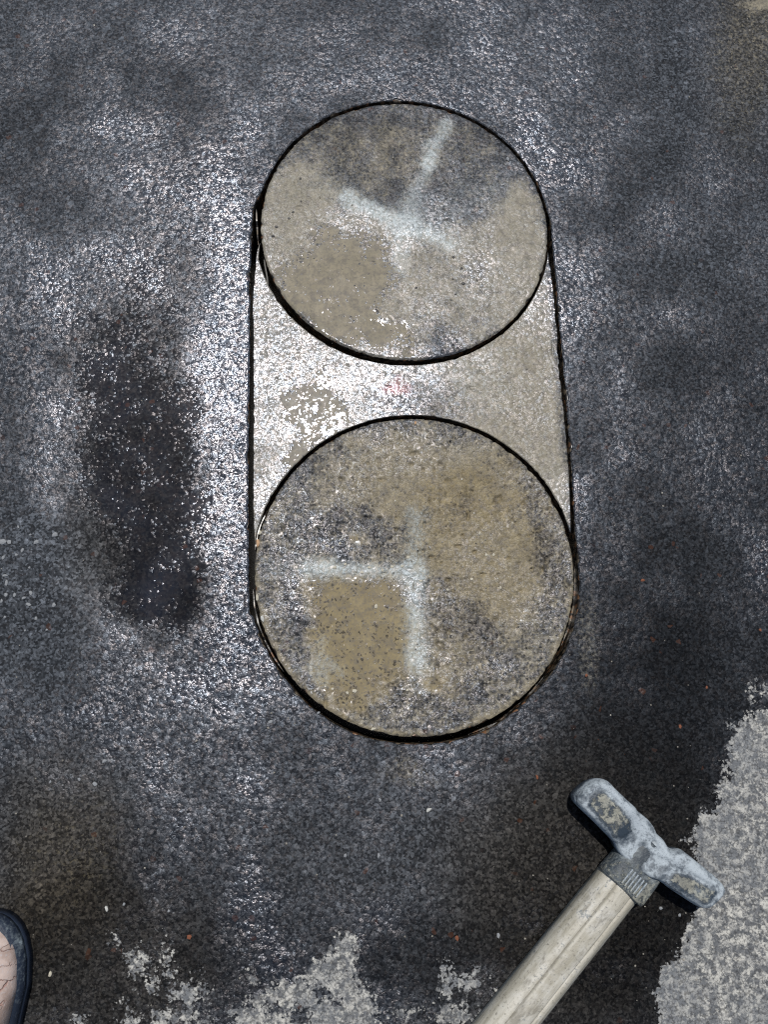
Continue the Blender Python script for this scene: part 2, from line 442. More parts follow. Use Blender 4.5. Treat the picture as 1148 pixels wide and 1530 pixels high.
    dcol = t.mix(t.ramp(cell, .55, .75, 0, .6), dcol, (.05, .05, .05))
    col = t.mix(df, col, dcol)
    # --- roughness
    ro = t.fmix(gloss, .60, .27)
    ro = t.math('ADD', ro, t.math('MULTIPLY', t.math('SUBTRACT', n_f, .5), .15))
    ro = t.fmix(t.math('MULTIPLY', mf, .5), ro, .36)
    ro = t.fmix(t.math('MULTIPLY', sub, t.ramp(pud, .2, .5)), ro, .025)
    ro = t.fmix(df, ro, .9)
    ro = t.math('MAXIMUM', ro, .025)
    spec = t.fmix(df, t.math('ADD', .08, t.math('MULTIPLY', t.math('MULTIPLY', gloss, gloss), .85)), .12)
    # --- fine relief in metres, drowned where a puddle lies
    b = t.n("ShaderNodeBump"); b.inputs['Strength'].default_value = 1.0; b.inputs['Distance'].default_value = 1.0
    t.l(h, b.inputs['Height'])
    m = t.finish(Base_Color=col, Roughness=ro, Specular_IOR_Level=spec, Normal=b.outputs[0], IOR=1.5,
                 Specular_Tint=t.mix(.45, (1, 1, 1), t.mix(rb[2], (.40, .62, 1.0), (1.0, .85, .95))))
    return m

ASPH = asphalt_material()

def cutface_material():
    t = NT("sawn_asphalt_face")
    pos = t.n("ShaderNodeNewGeometry").outputs['Position']
    c = t.sep(t.vor(pos, 130, 'F1', 1))
    d = t.vor(pos, 130, 'F1', 0)
    col = t.mix(t.ramp(c[0], .35, .9), (.014, .012, .010), (.13, .105, .075))
    col = t.mix(t.ramp(c[1], .8, .9), col, (.16, .085, .045))
    col = t.mix(t.ramp(d, .5, .75), col, (.012, .011, .010))
    mp = t.n("ShaderNodeMapping"); mp.inputs['Scale'].default_value = (20, 20, 900); t.l(pos, mp.inputs[0])
    g = t.noise(mp.outputs[0], 1.0, 2)
    b = t.n("ShaderNodeBump"); b.inputs['Distance'].default_value = .0006; b.inputs['Strength'].default_value = .8
    t.l(g, b.inputs['Height'])
    return t.finish(Base_Color=col, Roughness=.3, Normal=b.outputs[0])
CUT = cutface_material()

def simple(name, fn):
    t = NT(name); pos = t.n("ShaderNodeTexCoord").outputs['Object']; return fn(t, pos)

# ------------------------------------------------------------------ outlines of the saw cuts
def circle_pts(c, r, a0, a1, n):
    a = np.radians(np.linspace(a0, a1, n))
    return np.stack([c[0] + r * np.cos(a), c[1] + r * np.sin(a)], -1)

def resample(P, step, closed=True):
    P = np.asarray(P)
    Q = np.vstack([P, P[:1]]) if closed else P
    s = np.r_[0, np.cumsum(np.hypot(*np.diff(Q, axis=0).T))]
    n = int(round(s[-1] / step))
    u = np.linspace(0, s[-1], n + (0 if closed else 1), endpoint=not closed)
    return np.stack([np.interp(u, s, Q[:, 0]), np.interp(u, s, Q[:, 1])], -1)

top_arc = circle_pts((CO1[0] - .0008, CO1[1] + .0005), RAD + .0052, 14, 163, 90)     # right side round to left side
left_px = [(384, 300), (380.5, 304), (378.8, 308), (376, 361), (373.5, 420), (373.3, 520), (372, 600), (371, 760), (371.4, 820), (372, 880), (373, 905), (375, 918), (377, 919), (379.5, 924)]
bot_px = [(391.4, 956), (406, 984.5), (421, 1007), (441.8, 1033.3), (462.7, 1055), (483.6, 1070), (504.5, 1083.5), (525.4, 1094), (556.8, 1104.4),
          (588, 1110), (619.5, 1112), (645, 1111.5), (672, 1108), (695, 1103), (717.7, 1096), (738, 1086), (757.3, 1073), (787.8, 1045.7), (812, 1022), (827.4, 1003), (845, 974), (857, 941), (863.7, 911),
          (866.3, 878), (865, 845.8), (862.4, 813)]
right_px = [(860, 788), (856, 731), (854.5, 700), (848, 615), (841, 527.6), (833.7, 457), (830.6, 410), (826, 363), (823.5, 331)]
g_out = np.vstack([top_arc, to_ground(*np.array(left_px).T), to_ground(*np.array(bot_px).T), to_ground(*np.array(right_px).T)])
g_out = resample(g_out, .0021)
# light smoothing (kept short so the notches stay)
def smooth_closed(P, it):
    for _ in range(it): P = .25 * np.roll(P, 1, 0) + .5 * P + .25 * np.roll(P, -1, 0)
    return P
g_out = smooth_closed(g_out, 3)

def normals_of(P, it=0):
    Q = smooth_closed(P, it)
    t = np.roll(Q, -1, 0) - np.roll(Q, 1, 0)
    t /= np.hypot(t[:, 0], t[:, 1])[:, None] + 1e-12
    return np.stack([t[:, 1], -t[:, 0]], -1)       # outward for counter-clockwise loops

def chips(P, amp, seed):
    """how far the lip has broken back at each outline point"""
    n = vnoise(P[:, 0], P[:, 1], .008, seed) * .6 + vnoise(P[:, 0], P[:, 1], .0036, seed + 3) * .4
    big = np.clip(vnoise(P[:, 0], P[:, 1], .012, seed + 6) - .70, 0, 1) * 7
    return amp * (np.clip(n - .35, 0, 1) * 1.6 + big)

# ------------------------------------------------------------------ the pavement round the cuts
nrm = normals_of(g_out, 60)
chip = chips(g_out, .0019, 101)
ds = [0]
st = .0021
while ds[-1] < 40:
    ds.append(ds[-1] + st)
    st = st * (1.0012 if ds[-1] < .75 else 1.12)
ds = np.array(ds)
NR, NC = len(ds), len(g_out)
base0 = g_out + nrm * chip[:, None]
fade = np.clip(ds / .02, 0, 1)[:, None, None]
P0 = g_out[None] * fade + base0[None] * (1 - fade)
G = P0 + nrm[None] * ds[:, None, None]
# fan the directions out gently so far rings stay even
gx, gy = G[..., 0].ravel(), G[..., 1].ravel()
gz = relief_z(gx, gy, GROUND)
gz = gz - gz.max() * 0
gz[:NC] -= .0012 + .001 * vnoise(gx[:NC], gy[:NC], .01, 5)     # worn lip
gz[NC:2 * NC] -= .0003
gz = np.where(np.repeat(ds, NC) > 1.5, gz * 0, gz)
topv = np.stack([gx, gy, gz], -1)
ground = mesh_np("asphalt_pavement", topv, grid_faces(NR, NC, True)[:, ::-1] if False else grid_faces(NR, NC, True), ASPH)
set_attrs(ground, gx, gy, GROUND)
tag(ground, "wet black asphalt pavement sparkling in the sun around the saw cut", kind="structure")

def wall(name, P, lip, N, depth, parent, inward=0.0, mat=CUT):
    """sawn face below an outline: P outline, lip = lip offset already used, N outward from material void"""
    zs = np.array([0, -.0025, -.006, -.02, -.04, -.07, -.1, -depth])
    rows = []
    for k, z in enumerate(zs):
        w = max(0, 1 - (-z) / .006)
        j = (vnoise(P[:, 0] * 1.0, P[:, 1] * 1.0 + z * 3, .02, 7) - .5) * .0006
        q = P + N * (lip * w + j * (1 - w))[:, None]
        rows.append(np.c_[q, np.full(len(P), z)])
    return np.array(rows)

wr = wall("w", g_out, chip, nrm, DEPTH, None)
wr[0, :, 2] = gz[:NC]
gw = mesh_np("sawn_face", wr.reshape(-1, 3), grid_faces(len(wr), NC, True), CUT, ground)

# soil under everything inside the cut
sb = circle_pts((CO1[0], (CO1[1] + CO2[1]) / 2), .75, 0, 356, 90)
soil_v = np.c_[sb, np.full(len(sb), -DEPTH - .0005)]
tS = NT("dark_wet_base")
soil_m = tS.finish(Base_Color=(.012, .010, .008), Roughness=.5)
soil = mesh_np("soil", soil_v, [tuple(range(len(sb)))], soil_m)
tag(soil, "dark wet base at the bottom of the saw cut", kind="structure")

# ------------------------------------------------------------------ the two cores
def core(name, c, R, where, label, seed):
    n = int(2 * math.pi * R / .0022)
    a = np.linspace(0, 2 * np.pi, n, endpoint=False)
    dirs = np.stack([np.cos(a), np.sin(a)], -1)
    rim = np.array(c) + dirs * R
    ch = chips(rim, .0016, seed)
    rs = [R]
    while rs[-1] > .004: rs.append(rs[-1] - .0022)
    rs[-1] = .0002
    rs = np.array(rs)
    P = []
    for r in rs:
        f = max(0, 1 - (R - r) / .012)
        P.append(np.array(c) + dirs * (r - ch * f)[:, None])
    # thin the centre: fine there, it is a handful of tiny quads
    P = np.array(P); x, y = P[..., 0].ravel(), P[..., 1].ravel()
    z = relief_z(x, y, where)
    z[:n] -= .0016 + .001 * vnoise(x[:n], y[:n], .01, seed); z[n:2 * n] -= .0004
    root = empty(name, (c[0], c[1], -DEPTH))
    x0, y0 = x - c[0], y - c[1]
    F_ = grid_faces(len(rs), n, True)[:, ::-1]
    top = mesh_np("core_top", np.stack([x0, y0, z + DEPTH], -1), F_, ASPH, root)
    set_attrs(top, x, y, where)
    w = wall("w", rim, -ch, dirs, DEPTH, None)
    w[0, :, 2] = z[:n]
    w[..., 0] -= c[0]; w[..., 1] -= c[1]; w[..., 2] += DEPTH
    sd = mesh_np("core_side", w.reshape(-1, 3), grid_faces(len(w), n, True)[:, ::-1], CUT, root)
    tag(root, label, "asphalt core")
    return root

core1 = core("asphalt_core", CO1, RAD, UPPER, "upper round asphalt core with a smooth brown puddle and slanting white spray cross", 111)
core2 = core("asphalt_core", CO2, RAD, LOWER, "lower round asphalt core with upright white spray cross and yellow mud patch", 131)

# ------------------------------------------------------------------ the web between the cores
def line_interp(px):
    P = to_ground(*np.array(px).T); return P
Ll = line_interp([(388.5, 362), (387.5, 368), (384, 402), (382, 421), (381, 445), (380.7, 515), (379.5, 620), (378.2, 760), (380.4, 806), (381, 812)])
Lr = line_interp([(819.8, 375), (820.4, 385), (823.5, 400), (829, 449), (833.8, 504), (835.3, 535), (843, 612), (850.6, 700), (852.2, 736), (853.7, 775), (853.8, 792), (853.5, 797)])
cT = (CO1[0] - .0038, CO1[1] - .0034); rT = RAD + .0062
cB = (CO2[0] + .0005, CO2[1] - .001); rB = RAD + .0066
NU, NV = 300, 190
def yT(x): return cT[1] - np.sqrt(np.maximum(rT ** 2 - (x - cT[0]) ** 2, 0))
def yB(x): return cB[1] + np.sqrt(np.maximum(rB ** 2 - (x - cB[0]) ** 2, 0))
u = (1 - np.cos(np.linspace(0, np.pi, NU))) / 2
# left and right edges as x(y); the arcs as y(x)
def xl(y): return np.interp(-y, -Ll[:, 1], Ll[:, 0])
def xr(y): return np.interp(-y, -Lr[:, 1], Lr[:, 0])
# corner points where arcs meet the edges
def meet(edge, arc, y0):
    y = y0
    for _ in range(200):
        y += .2 * (arc(edge(y)) - y)
    return y
ymid = (CO1[1] + CO2[1]) / 2
# parametrise by rows: v from top to bottom; each row spans the edges and follows the arcs
tl = (Ll[0, 0], Ll[0, 1]); tr_ = (Lr[0, 0], Lr[0, 1]); bl = (Ll[-1, 0], Ll[-1, 1]); br = (Lr[-1, 0], Lr[-1, 1])
def arc_between(c, r, p, q, n, sign):
    a0 = math.atan2(p[1] - c[1], p[0] - c[0]); a1 = math.atan2(q[1] - c[1], q[0] - c[0])
    if sign < 0:
        if a0 > 0: a0 -= 2 * math.pi
        if a1 > 0: a1 -= 2 * math.pi
    a = np.linspace(a0, a1, n)
    rr = np.full(n, r)
    A = np.stack([c[0] + rr * np.cos(a), c[1] + rr * np.sin(a)], -1)
    f = np.linspace(0, 1, n)
    wl = np.clip(1 - f / .04, 0, 1)[:, None]; wr_ = np.clip(1 - (1 - f) / .04, 0, 1)[:, None]
    A = A + (np.array(p) - A[0]) * wl ** 2 + (np.array(q) - A[-1]) * wr_ ** 2
    return A
A_top = arc_between(cT, rT, tl, tr_, NU, -1)
A_bot = arc_between(cB, rB, bl, br, NU, 1)
def along(L, n):
    s = np.r_[0, np.cumsum(np.hypot(*np.diff(L, axis=0).T))]; q = np.linspace(0, s[-1], n)
    return np.stack([np.interp(q, s, L[:, 0]), np.interp(q, s, L[:, 1])], -1)
E_l, E_r = along(Ll, NV), along(Lr, NV)
U = np.linspace(0, 1, NU)[None, :, None]; V = np.linspace(0, 1, NV)[:, None, None]
loop = np.vstack([A_top, E_r[1:], A_bot[::-1][1:], E_l[::-1][1:-1]])      # clockwise
def chip_edge(P, n_in, seed, amp=.0011): return P + n_in * chips(P, amp, seed)[:, None]
def n_left(P):
    t = np.gradient(P, axis=0); t /= np.hypot(t[:, 0], t[:, 1])[:, None]; return np.stack([t[:, 1], -t[:, 0]], -1)
def damp(P):
    f = np.linspace(0, 1, len(P)); return (np.clip(f / .06, 0, 1) * np.clip((1 - f) / .06, 0, 1))[:, None]
A_top_c = A_top + n_left(A_top) * (chips(A_top, .0010, 151)[:, None]) * damp(A_top)
A_bot_c = A_bot - n_left(A_bot) * (chips(A_bot, .0010, 161)[:, None]) * damp(A_bot)
E_l_c = E_l - n_left(E_l) * (chips(E_l, .0010, 171)[:, None]) * damp(E_l)
E_r_c = E_r + n_left(E_r) * (chips(E_r, .0010, 181)[:, None]) * damp(E_r)
def coons(At, Ab, El, Er):
    P00, P01, P10, P11 = At[0], At[-1], Ab[0], Ab[-1]
    return ((1 - V) * At[None] + V * Ab[None] + (1 - U) * El[:, None] + U * Er[:, None]
            - ((1 - U) * (1 - V) * P00 + U * (1 - V) * P01 + (1 - U) * V * P10 + U * V * P11))
# rows bend hard near the ends, so blend horizontally with a vertical-chord fill instead of a plain coons patch
Wg = coons(A_top_c, A_bot_c, E_l_c, E_r_c)
wxy = Wg.reshape(-1, 2)
wz = relief_z(wxy[:, 0], wxy[:, 1], WEB)
wz2 = wz.reshape(NV, NU)
for sl in ((0, slice(None)), (-1, slice(None)), (slice(None), 0), (slice(None), -1)): wz2[sl] -= .0015
wc = (float(CO1[0]), float(ymid))
web = empty("asphalt_block", (wc[0], wc[1], -DEPTH))
wt = mesh_np("block_top", np.c_[wxy[:, 0] - wc[0], wxy[:, 1] - wc[1], wz2.ravel() + DEPTH], grid_faces(NV, NU, False)[:, ::-1], ASPH, web)
set_attrs(wt, wxy[:, 0], wxy[:, 1], WEB)
idx = np.arange(NV * NU).reshape(NV, NU)
ring = np.r_[idx[0, :], idx[1:, -1], idx[-1, ::-1][1:], idx[::-1, 0][1:-1]]
rp = wxy[ring]; rz = wz2.ravel()[ring]
rows = [np.c_[rp, rz]] + [np.c_[rp, np.full(len(rp), z)] for z in (-.004, -.02, -.05, -.08, -DEPTH)]
R3 = np.array(rows); R3[..., 0] -= wc[0]; R3[..., 1] -= wc[1]; R3[..., 2] += DEPTH
mesh_np("block_side", R3.reshape(-1, 3), grid_faces(len(R3), len(rp), True), CUT, web)
tag(web, "waisted asphalt piece with glaring wet film left between the two round cores", "asphalt block")

# thin fins left standing between double cuts
def fin(pts_px, thick, z0, z1, label, mat, dz=0):
    P = to_ground(*np.array(pts_px, float).T, z1)
    P = resample(P, .003, False)
    t = np.gradient(P, axis=0); t /= np.hypot(t[:, 0], t[:, 1])[:, None]; n = np.stack([-t[:, 1], t[:, 0]], -1)
    f = np.linspace(0, 1, len(P)); th = thick * np.minimum(1, np.minimum(f, 1 - f) / .15 + .05) * (.7 + .6 * vnoise(P[:, 0], P[:, 1], .01, 201))
    zt = z1 - .010 * np.clip(vnoise(P[:, 0], P[:, 1], .018, 203) - .35, 0, 1)
    L = P + n * th[:, None] / 2; Rr = P - n * th[:, None] / 2
    c = P.mean(0)
    rows = [np.c_[L - c, np.zeros(len(P))], np.c_[L - c, zt - z0], np.c_[Rr - c, zt - z0], np.c_[Rr - c, np.zeros(len(P))]]
    V_ = np.array(rows).reshape(-1, 3); m = len(P)
    Fc = grid_faces(4, m, False).tolist() + [[0, m, 2 * m, 3 * m], [m - 1, 4 * m - 1, 3 * m - 1, 2 * m - 1]]
    o = mesh_np("asphalt_sliver", V_, Fc, mat, smooth=False, loc=(c[0], c[1], z0))
    tag(o, label, "asphalt sliver")
    return o
fin([(399, 762), (390, 780), (384.5, 798), (381.2, 822)], .0016, -DEPTH, -.004, "thin curved sliver standing in the cut at upper left of the lower core", CUT)
fin([(378, 880), (380, 905), (386, 932), (396, 958), (409, 982), (424, 1004)], .0018, -DEPTH, -.008, "long thin sliver standing in the cut at lower left of the lower core", CUT)
fin([(383, 312), (383.4, 330), (384.2, 350), (386.2, 366)], .0022, -DEPTH, -.014, "ragged sunken sliver in the cut left of the upper core", CUT)
fin([(857.5, 800), (860, 830), (860.5, 865), (858, 905), (851, 938), (840, 965)], .0030, -DEPTH, -.020, "rough brown sliver sunk in the cut right of the lower core", CUT)
fin([(700, 1098), (745, 1079), (785, 1045), (815, 1010)], .0016, -DEPTH, -.022, "thin wet sliver sunk in the cut at lower right of the lower core", CUT)

# ------------------------------------------------------------------ loose stone chips
def stone_mat(name, c1, c2, rough=.75):
    def f(t, pos):
        n = t.noise(pos, 400, 3)
        b = t.n("ShaderNodeBump"); b.inputs['Distance'].default_value = .0004; t.l(n, b.inputs['Height'])
        return t.finish(Base_Color=t.mix(t.ramp(n, .35, .65), c1, c2), Roughness=rough, Normal=b.outputs[0])
    return simple(name, f)
SM = {'grey': stone_mat("pale_grey_stone", (.17, .18, .19), (.27, .28, .29)),
      'dark': stone_mat("dark_damp_stone", (.035, .034, .032), (.075, .07, .065), .4),
      'cream': stone_mat("cream_stone", (.38, .35, .27), (.5, .47, .38)),
      'orange': stone_mat("orange_stone", (.36, .20, .10), (.48, .33, .2)),
      'rust': stone_mat("rust_stone", (.13, .04, .018), (.2, .07, .03)),
      'white': stone_mat("white_stone", (.38, .38, .35), (.5, .5, .47))}
protos = []
for k in range(6):
    bm = bmesh.new(); bmesh.ops.create_icosphere(bm, subdivisions=1, radius=1)
    r2 = random.Random(k + 3)
    for v in bm.verts:
        v.co *= .72 + .5 * r2.random()
        v.co.z = max(v.co.z * .62, -.35)
    protos.append(bm)
stone_meshes = {}
def stone(px, py, sx, sy, ang, kind, label, group=None, where=GROUND, sink=.35, name="stone_chip"):
    k = random.randrange(6); key = (k, kind)
    if key not in stone_meshes:
        me = bpy.data.meshes.new(name); protos[k].to_mesh(me); me.materials.append(SM[kind]); stone_meshes[key] = me
    p = to_ground(px, py)
    z = relief_z(np.array([p[0]]), np.array([p[1]]), where)[0]
    mm = H / F * .5
    o = bpy.data.objects.new(name, stone_meshes[key])
    a, b = sx * mm, sy * mm; hz = .5 * (a + b) * .8
    o.scale = (a, b, hz); o.rotation_euler = (0, 0, math.radians(ang))
    o.location = (p[0], p[1], z + hz * .35 * (1 - sink))
    C.objects.link(o)
    tag(o, label, "stone chip", group)
    return o
LG = "pale stone chips lying near the left edge"
LL = "small pale grey stone chip on the duller asphalt at the left edge"
stone(4, 810, 11, 10, 0, 'grey', "largest pale grey stone chip at the left edge of the pavement")
for a in ((13.5, 809.5, 7, 8, 30), (54, 810, 9, 7, 20), (33, 822, 5, 8, -30), (4.5, 833, 7, 6, 60), (24, 829, 5, 5, 0), (9.5, 871, 6, 12, 5),
          (7, 860, 9, 5, 0), (8.5, 889, 5, 7, 0), (21.5, 889, 6, 8, 10), (35.5, 893.5, 8, 5, 20), (46, 886, 7, 9, 40), (43, 903, 9, 5, -20), (2, 898, 4, 8, 0),
          (80.5, 904, 6, 9, 0), (53.5, 924, 5, 6, 10), (82, 799, 10, 8, 15), (45, 799, 4, 4, 0), (27, 787, 3, 6, 30), (69.5, 941, 4, 4, 0), (37, 942, 4, 4, 0), (43.5, 848, 4, 4, 0),
          (7, 922, 4, 5, 0), (65, 881, 4, 4, 0)):
    stone(*a, 'grey', LL, LG)
DG = "stone chips scattered on the wet asphalt below the cores"
DL = "tiny pale stone chip on the dark wet asphalt below the cores"
for a in ((156, 1137, 8, 6, 20), (142, 1171, 8, 6, -30), (118, 1164, 5, 5, 0), (167, 1135, 4, 4, 0), (185, 1351, 5, 5, 0), (252, 1361, 4, 5, 0), (360, 1150, 7, 9, 20), (278, 1160, 4, 5, 0),
          (516, 1278, 5, 6, 0), (568, 1195, 4, 7, 30), (745, 1397, 5, 8, 0), (566, 1278, 4, 9, 0), (75, 1168, 4, 5, 0), (183, 1118, 5, 4, 0),
          (988, 1357, 5, 5, 0), (1016, 1367, 5, 5, 0), (404, 1078, 8, 5, 30), (476, 1065, 7, 4, 20)):
    stone(*a, 'grey', DL, DG)
stone(641, 1210, 9, 6, 25, 'white', "bright white stone flake on the wet asphalt below the lower core")
stone(75, 1455, 6, 9, 0, 'cream', "cream stone chip on the damp asphalt beside the boot")
stone(159, 1358, 4, 9, 20, 'white', "narrow white stone splinter on the damp asphalt above the boot")
stone(803, 1161, 5, 8, 20, 'rust', "rust brown stone chip above the mallet head")
stone(683, 1401, 6, 8, 0, 'rust', "rust brown stone chip near the mallet handle")
stone(283, 1399, 7, 7, 0, 'rust', "rust brown stone chip at the bottom left of the pavement")
for a in ((961, 867, 7, 6, 0), (1057, 1027, 5, 6, 0), (877, 1009, 6, 6, 0), (1137, 941, 5, 5, 0), (1017, 1085, 5, 7, 0)):
    stone(*a, 'rust', "small rust coloured stone set in the asphalt right of the lower core", "rust coloured stones right of the lower core", sink=1.0)
# chips on the lower core and along its rim
stone(385.5, 812, 5, 14, 0, 'orange', "long orange stone on the left rim of the lower core", where=LOWER)
stone(388.5, 796, 5, 9, -10, 'cream', "cream stone just above the orange one on the left rim", where=LOWER)
stone(384.5, 893, 6, 13, 10, 'cream', "tan oval stone on the left rim level with the yellow mud", where=LOWER)
stone(392, 924, 6, 11, 10, 'white', "pale oval stone on the lower left rim of the lower core", where=LOWER)
stone(558, 1089, 8, 5, 10, 'cream', "cream stone on the bottom rim of the lower core", where=LOWER)
stone(621, 632, 5, 7, 0, 'orange', "small orange stone at the top rim of the lower core", where=LOWER)
WL = "small pale grit stone on the lower core near the paint cross"
for a in ((727, 829, 5, 6, 0), (738, 829, 5, 6, 0), (705, 865, 6, 5, 0), (717, 797, 4, 6, 0), (669, 881, 5, 4, 0), (748, 878, 4, 6, 0), (601, 846, 5, 5, 0), (586, 847, 5, 5, 0), (562, 906, 6, 8, 0),
          (516, 843, 6, 5, 0), (500, 848, 7, 5, 0), (552, 848, 6, 4, 0), (629, 868, 5, 4, 0), (541, 855, 6, 4, 0), (530, 1032, 8, 6, 0), (519, 1035, 5, 5, 0), (497, 1029, 5, 4, 0), (609, 1031, 5, 5, 0),
          (572, 852, 5, 4, 0), (610, 833, 5, 5, 0), (497, 818, 5, 4, 0), (508, 812, 5, 4, 0), (489, 816, 5, 4, 0)):
    stone(*a, 'cream', WL, "pale grit stones on the lower core", where=LOWER)
for a in ((678, 384, 6, 5, 0), (690, 401, 6, 5, 0), (693, 424, 7, 6, 0), (713, 419, 5, 5, 0), (677, 417, 4, 4, 0), (622, 430, 5, 5, 0), (438, 317, 6, 5, 0), (449, 267, 5, 4, 0), (665, 224, 4, 4, 0),
          (413, 339, 6, 5, 0), (432, 326, 5, 4, 0), (408, 353, 7, 5, 0), (450, 301, 4, 4, 0), (681, 440, 4, 4, 0)):
    stone(*a, 'dark', "dark stone grain poking through the mud film on the upper core", "dark stone grains on the upper core", where=UPPER)
stone(759, 238, 6, 9, 0, 'grey', "pale chip at the upper right of the upper core", where=UPPER)
stone(661, 159, 0.1 + 5, 4, 0, 'grey', "pale grit near the top rim of the upper core", where=UPPER)

# grit washed over everything and gathered along the cuts, far too many to count
def grit(n):
    t = NT("mixed_grit"); gr_ = t.n("ShaderNodeNewGeometry").outputs['Random Per Island']
    t2 = t.mix(t.ramp(gr_, .0, .6, kind='LINEAR'), (.05, .045, .04), (.20, .185, .155)); t2 = t.mix(t.ramp(gr_, .93, .97), t2, (.42, .40, .34))
    gm_ = t.finish(Base_Color=t2, Roughness=.5)
    r = np.random.RandomState(5)
    A = np.vstack([g_out[r.randint(0, len(g_out), n // 3)] + nrm[r.randint(0, 1)] * 0 + r.normal(0, .006, (n // 3, 2)),
                   to_ground(r.uniform(-20, 1170, n // 3), r.uniform(-20, 1550, n // 3)),
                   np.array(CO2) + r.normal(0, .10, (n - 2 * (n // 3), 2))])
    V_, F__ = [], []
    c1 = np.array(CO1); c2 = np.array(CO2)
    for p in A:
        d1 = np.hypot(*(p - c1)); d2 = np.hypot(*(p - c2))
        if -.004 < d1 - RAD < .014 or -.004 < d2 - RAD < .018: continue
        if abs(p[0] - (Ll[:, 0].mean() - .004)) < .010 and c2[1] - .05 < p[1] < c1[1] + .03: continue
        if abs(p[0] - (np.interp(p[1], Lr[::-1, 1], Lr[::-1, 0]) + .004)) < .009 and c2[1] < p[1] < c1[1] + .03: continue
        q = .0006 + .0012 * r.rand() ** 2
        k = protos[r.randint(6)]; b0 = len(V_); an = r.rand() * 6.28; ca, sa = math.cos(an), math.sin(an)
        wh = UPPER if d1 < RAD else LOWER if d2 < RAD else GROUND
        for v in k.verts: V_.append([p[0] + (v.co.x * ca - v.co.y * sa) * q, p[1] + (v.co.x * sa + v.co.y * ca) * q, v.co.z * q + q * .3])
        for f in k.faces: F__.append([b0 + v.index for v in f.verts])
        own.append((len(V_) - b0, p))
    V_ = np.array(V_); cnt = [c for c, _ in own]; pp = np.array([p for _, p in own])
    zz_ = np.where(np.hypot(*(pp - c1).T) < RAD, relief_z(pp[:, 0], pp[:, 1], UPPER), np.where(np.hypot(*(pp - c2).T) < RAD, relief_z(pp[:, 0], pp[:, 1], LOWER), relief_z(pp[:, 0], pp[:, 1], GROUND)))
    V_[:, 2] += np.repeat(zz_, cnt)
    o = mesh_np("grit", V_, F__, gm_, smooth=False)
    tag(o, "fine mixed grit washed over the wet asphalt and the two cores", "grit", kind="stuff")
own = []
for bmk in protos: bmk.verts.ensure_lookup_table(); bmk.verts.index_update()
grit(1500)

# ------------------------------------------------------------------ mallet
def dusty(name, dark, dust, amount, tan=(.33, .32, .25)):
    def f(t, pos):
        n1 = t.noise(pos, 28, 4, .65); n2 = t.noise(pos, 160, 4, .7); n3 = t.noise(pos, 70, 3, .6)
        d = t.n("ShaderNodeAttribute", attribute_name="dust").outputs['Fac']
        tn = t.n("ShaderNodeAttribute", attribute_name="tan").outputs['Fac']
        k = t.math('ADD', t.math('MULTIPLY', t.math('SUBTRACT', n1, .5), 1.5), t.math('ADD', t.math('MULTIPLY', t.math('SUBTRACT', n2, .5), 1.3), d))
        k = t.math('ADD', t.math('MULTIPLY', t.ramp(k, .0, .8), .8), t.math('MULTIPLY', t.ramp(k, .42, .52), .2))
        col = t.mix(t.math('MULTIPLY', k, amount), dark, dust)
        sc = t.math('ADD', tn, t.math('ADD', t.math('MULTIPLY', t.math('SUBTRACT', n2, .5), 2.0), t.math('MULTIPLY', t.math('SUBTRACT', n3, .5), 1.2)))
        col = t.mix(t.math('MULTIPLY', t.ramp(sc, .36, .95), .8), col, t.mix(t.ramp(n3, .4, .65), tan, (.19, .185, .15)))
        col = t.mix(t.ramp(t.noise(pos, 520, 2, .6), .56, .7, 0, .5), col, dark)
        b = t.n("ShaderNodeBump"); b.inputs['Distance'].default_value = .0012; b.inputs['Strength'].default_value = .8
        t.l(t.math('ADD', n2, t.math('MULTIPLY', t.ramp(sc, .45, .7), .8)), b.inputs['Height'])
        return t.finish(Base_Color=col, Roughness=t.fmix(k, .5, .85), Normal=b.outputs[0], Specular_IOR_Level=.4)
    return simple(name, f)
RUB = dusty("dusty_rubber", (.028, .040, .055), (.37, .415, .445), .95)
COL = dusty("dusty_collar_rubber", (.030, .040, .050), (.36, .40, .40), .9)

def zz(o, x0=840, y0=1140, k=3.7273): return [(x0 + a / k, y0 + b / k) for a, b in o]
head_o = zz([(80, 190), (98, 162), (135, 128), (172, 104), (215, 92), (260, 108), (300, 152), (360, 210), (412, 255), (436, 285), (480, 320), (516, 366),
             (528, 402), (568, 434), (588, 474), (620, 494), (658, 483), (720, 530), (800, 595), (868, 650), (897, 690), (892, 720), (852, 765), (812, 800),
             (782, 805), (720, 768), (610, 696), (540, 642), (505, 640), (478, 628), (430, 600), (370, 545), (325, 490), (304, 440), (290, 428), (200, 335), (112, 252), (82, 220)])
Z_OUT = .046
HP = to_ground(*np.array(head_o).T, .050)
HP = resample(HP, .003); HP = smooth_closed(HP, 2)
area = .5 * np.sum(HP[:, 0] * np.roll(HP[:, 1], -1) - np.roll(HP[:, 0], -1) * HP[:, 1])
if area < 0: HP = HP[::-1]
HP = HP + normals_of(HP, 1) * .0018
hc = HP.mean(0)
def panel(pts): return to_ground(*np.array(zz(pts)).T, .062)
PA = panel([(150, 190), (200, 150), (250, 165), (320, 235), (385, 320), (402, 385), (345, 425), (295, 415), (210, 320), (145, 235)])
PB = panel([(570, 640), (640, 605), (720, 630), (800, 675), (872, 712), (815, 790), (775, 787), (640, 700)])
RIDGE = panel([(215, 100), (300, 165), (412, 265), (510, 375), (560, 440), (610, 505), (660, 500), (880, 680), (850, 690), (600, 540), (520, 520), (430, 420), (380, 310), (240, 150)])

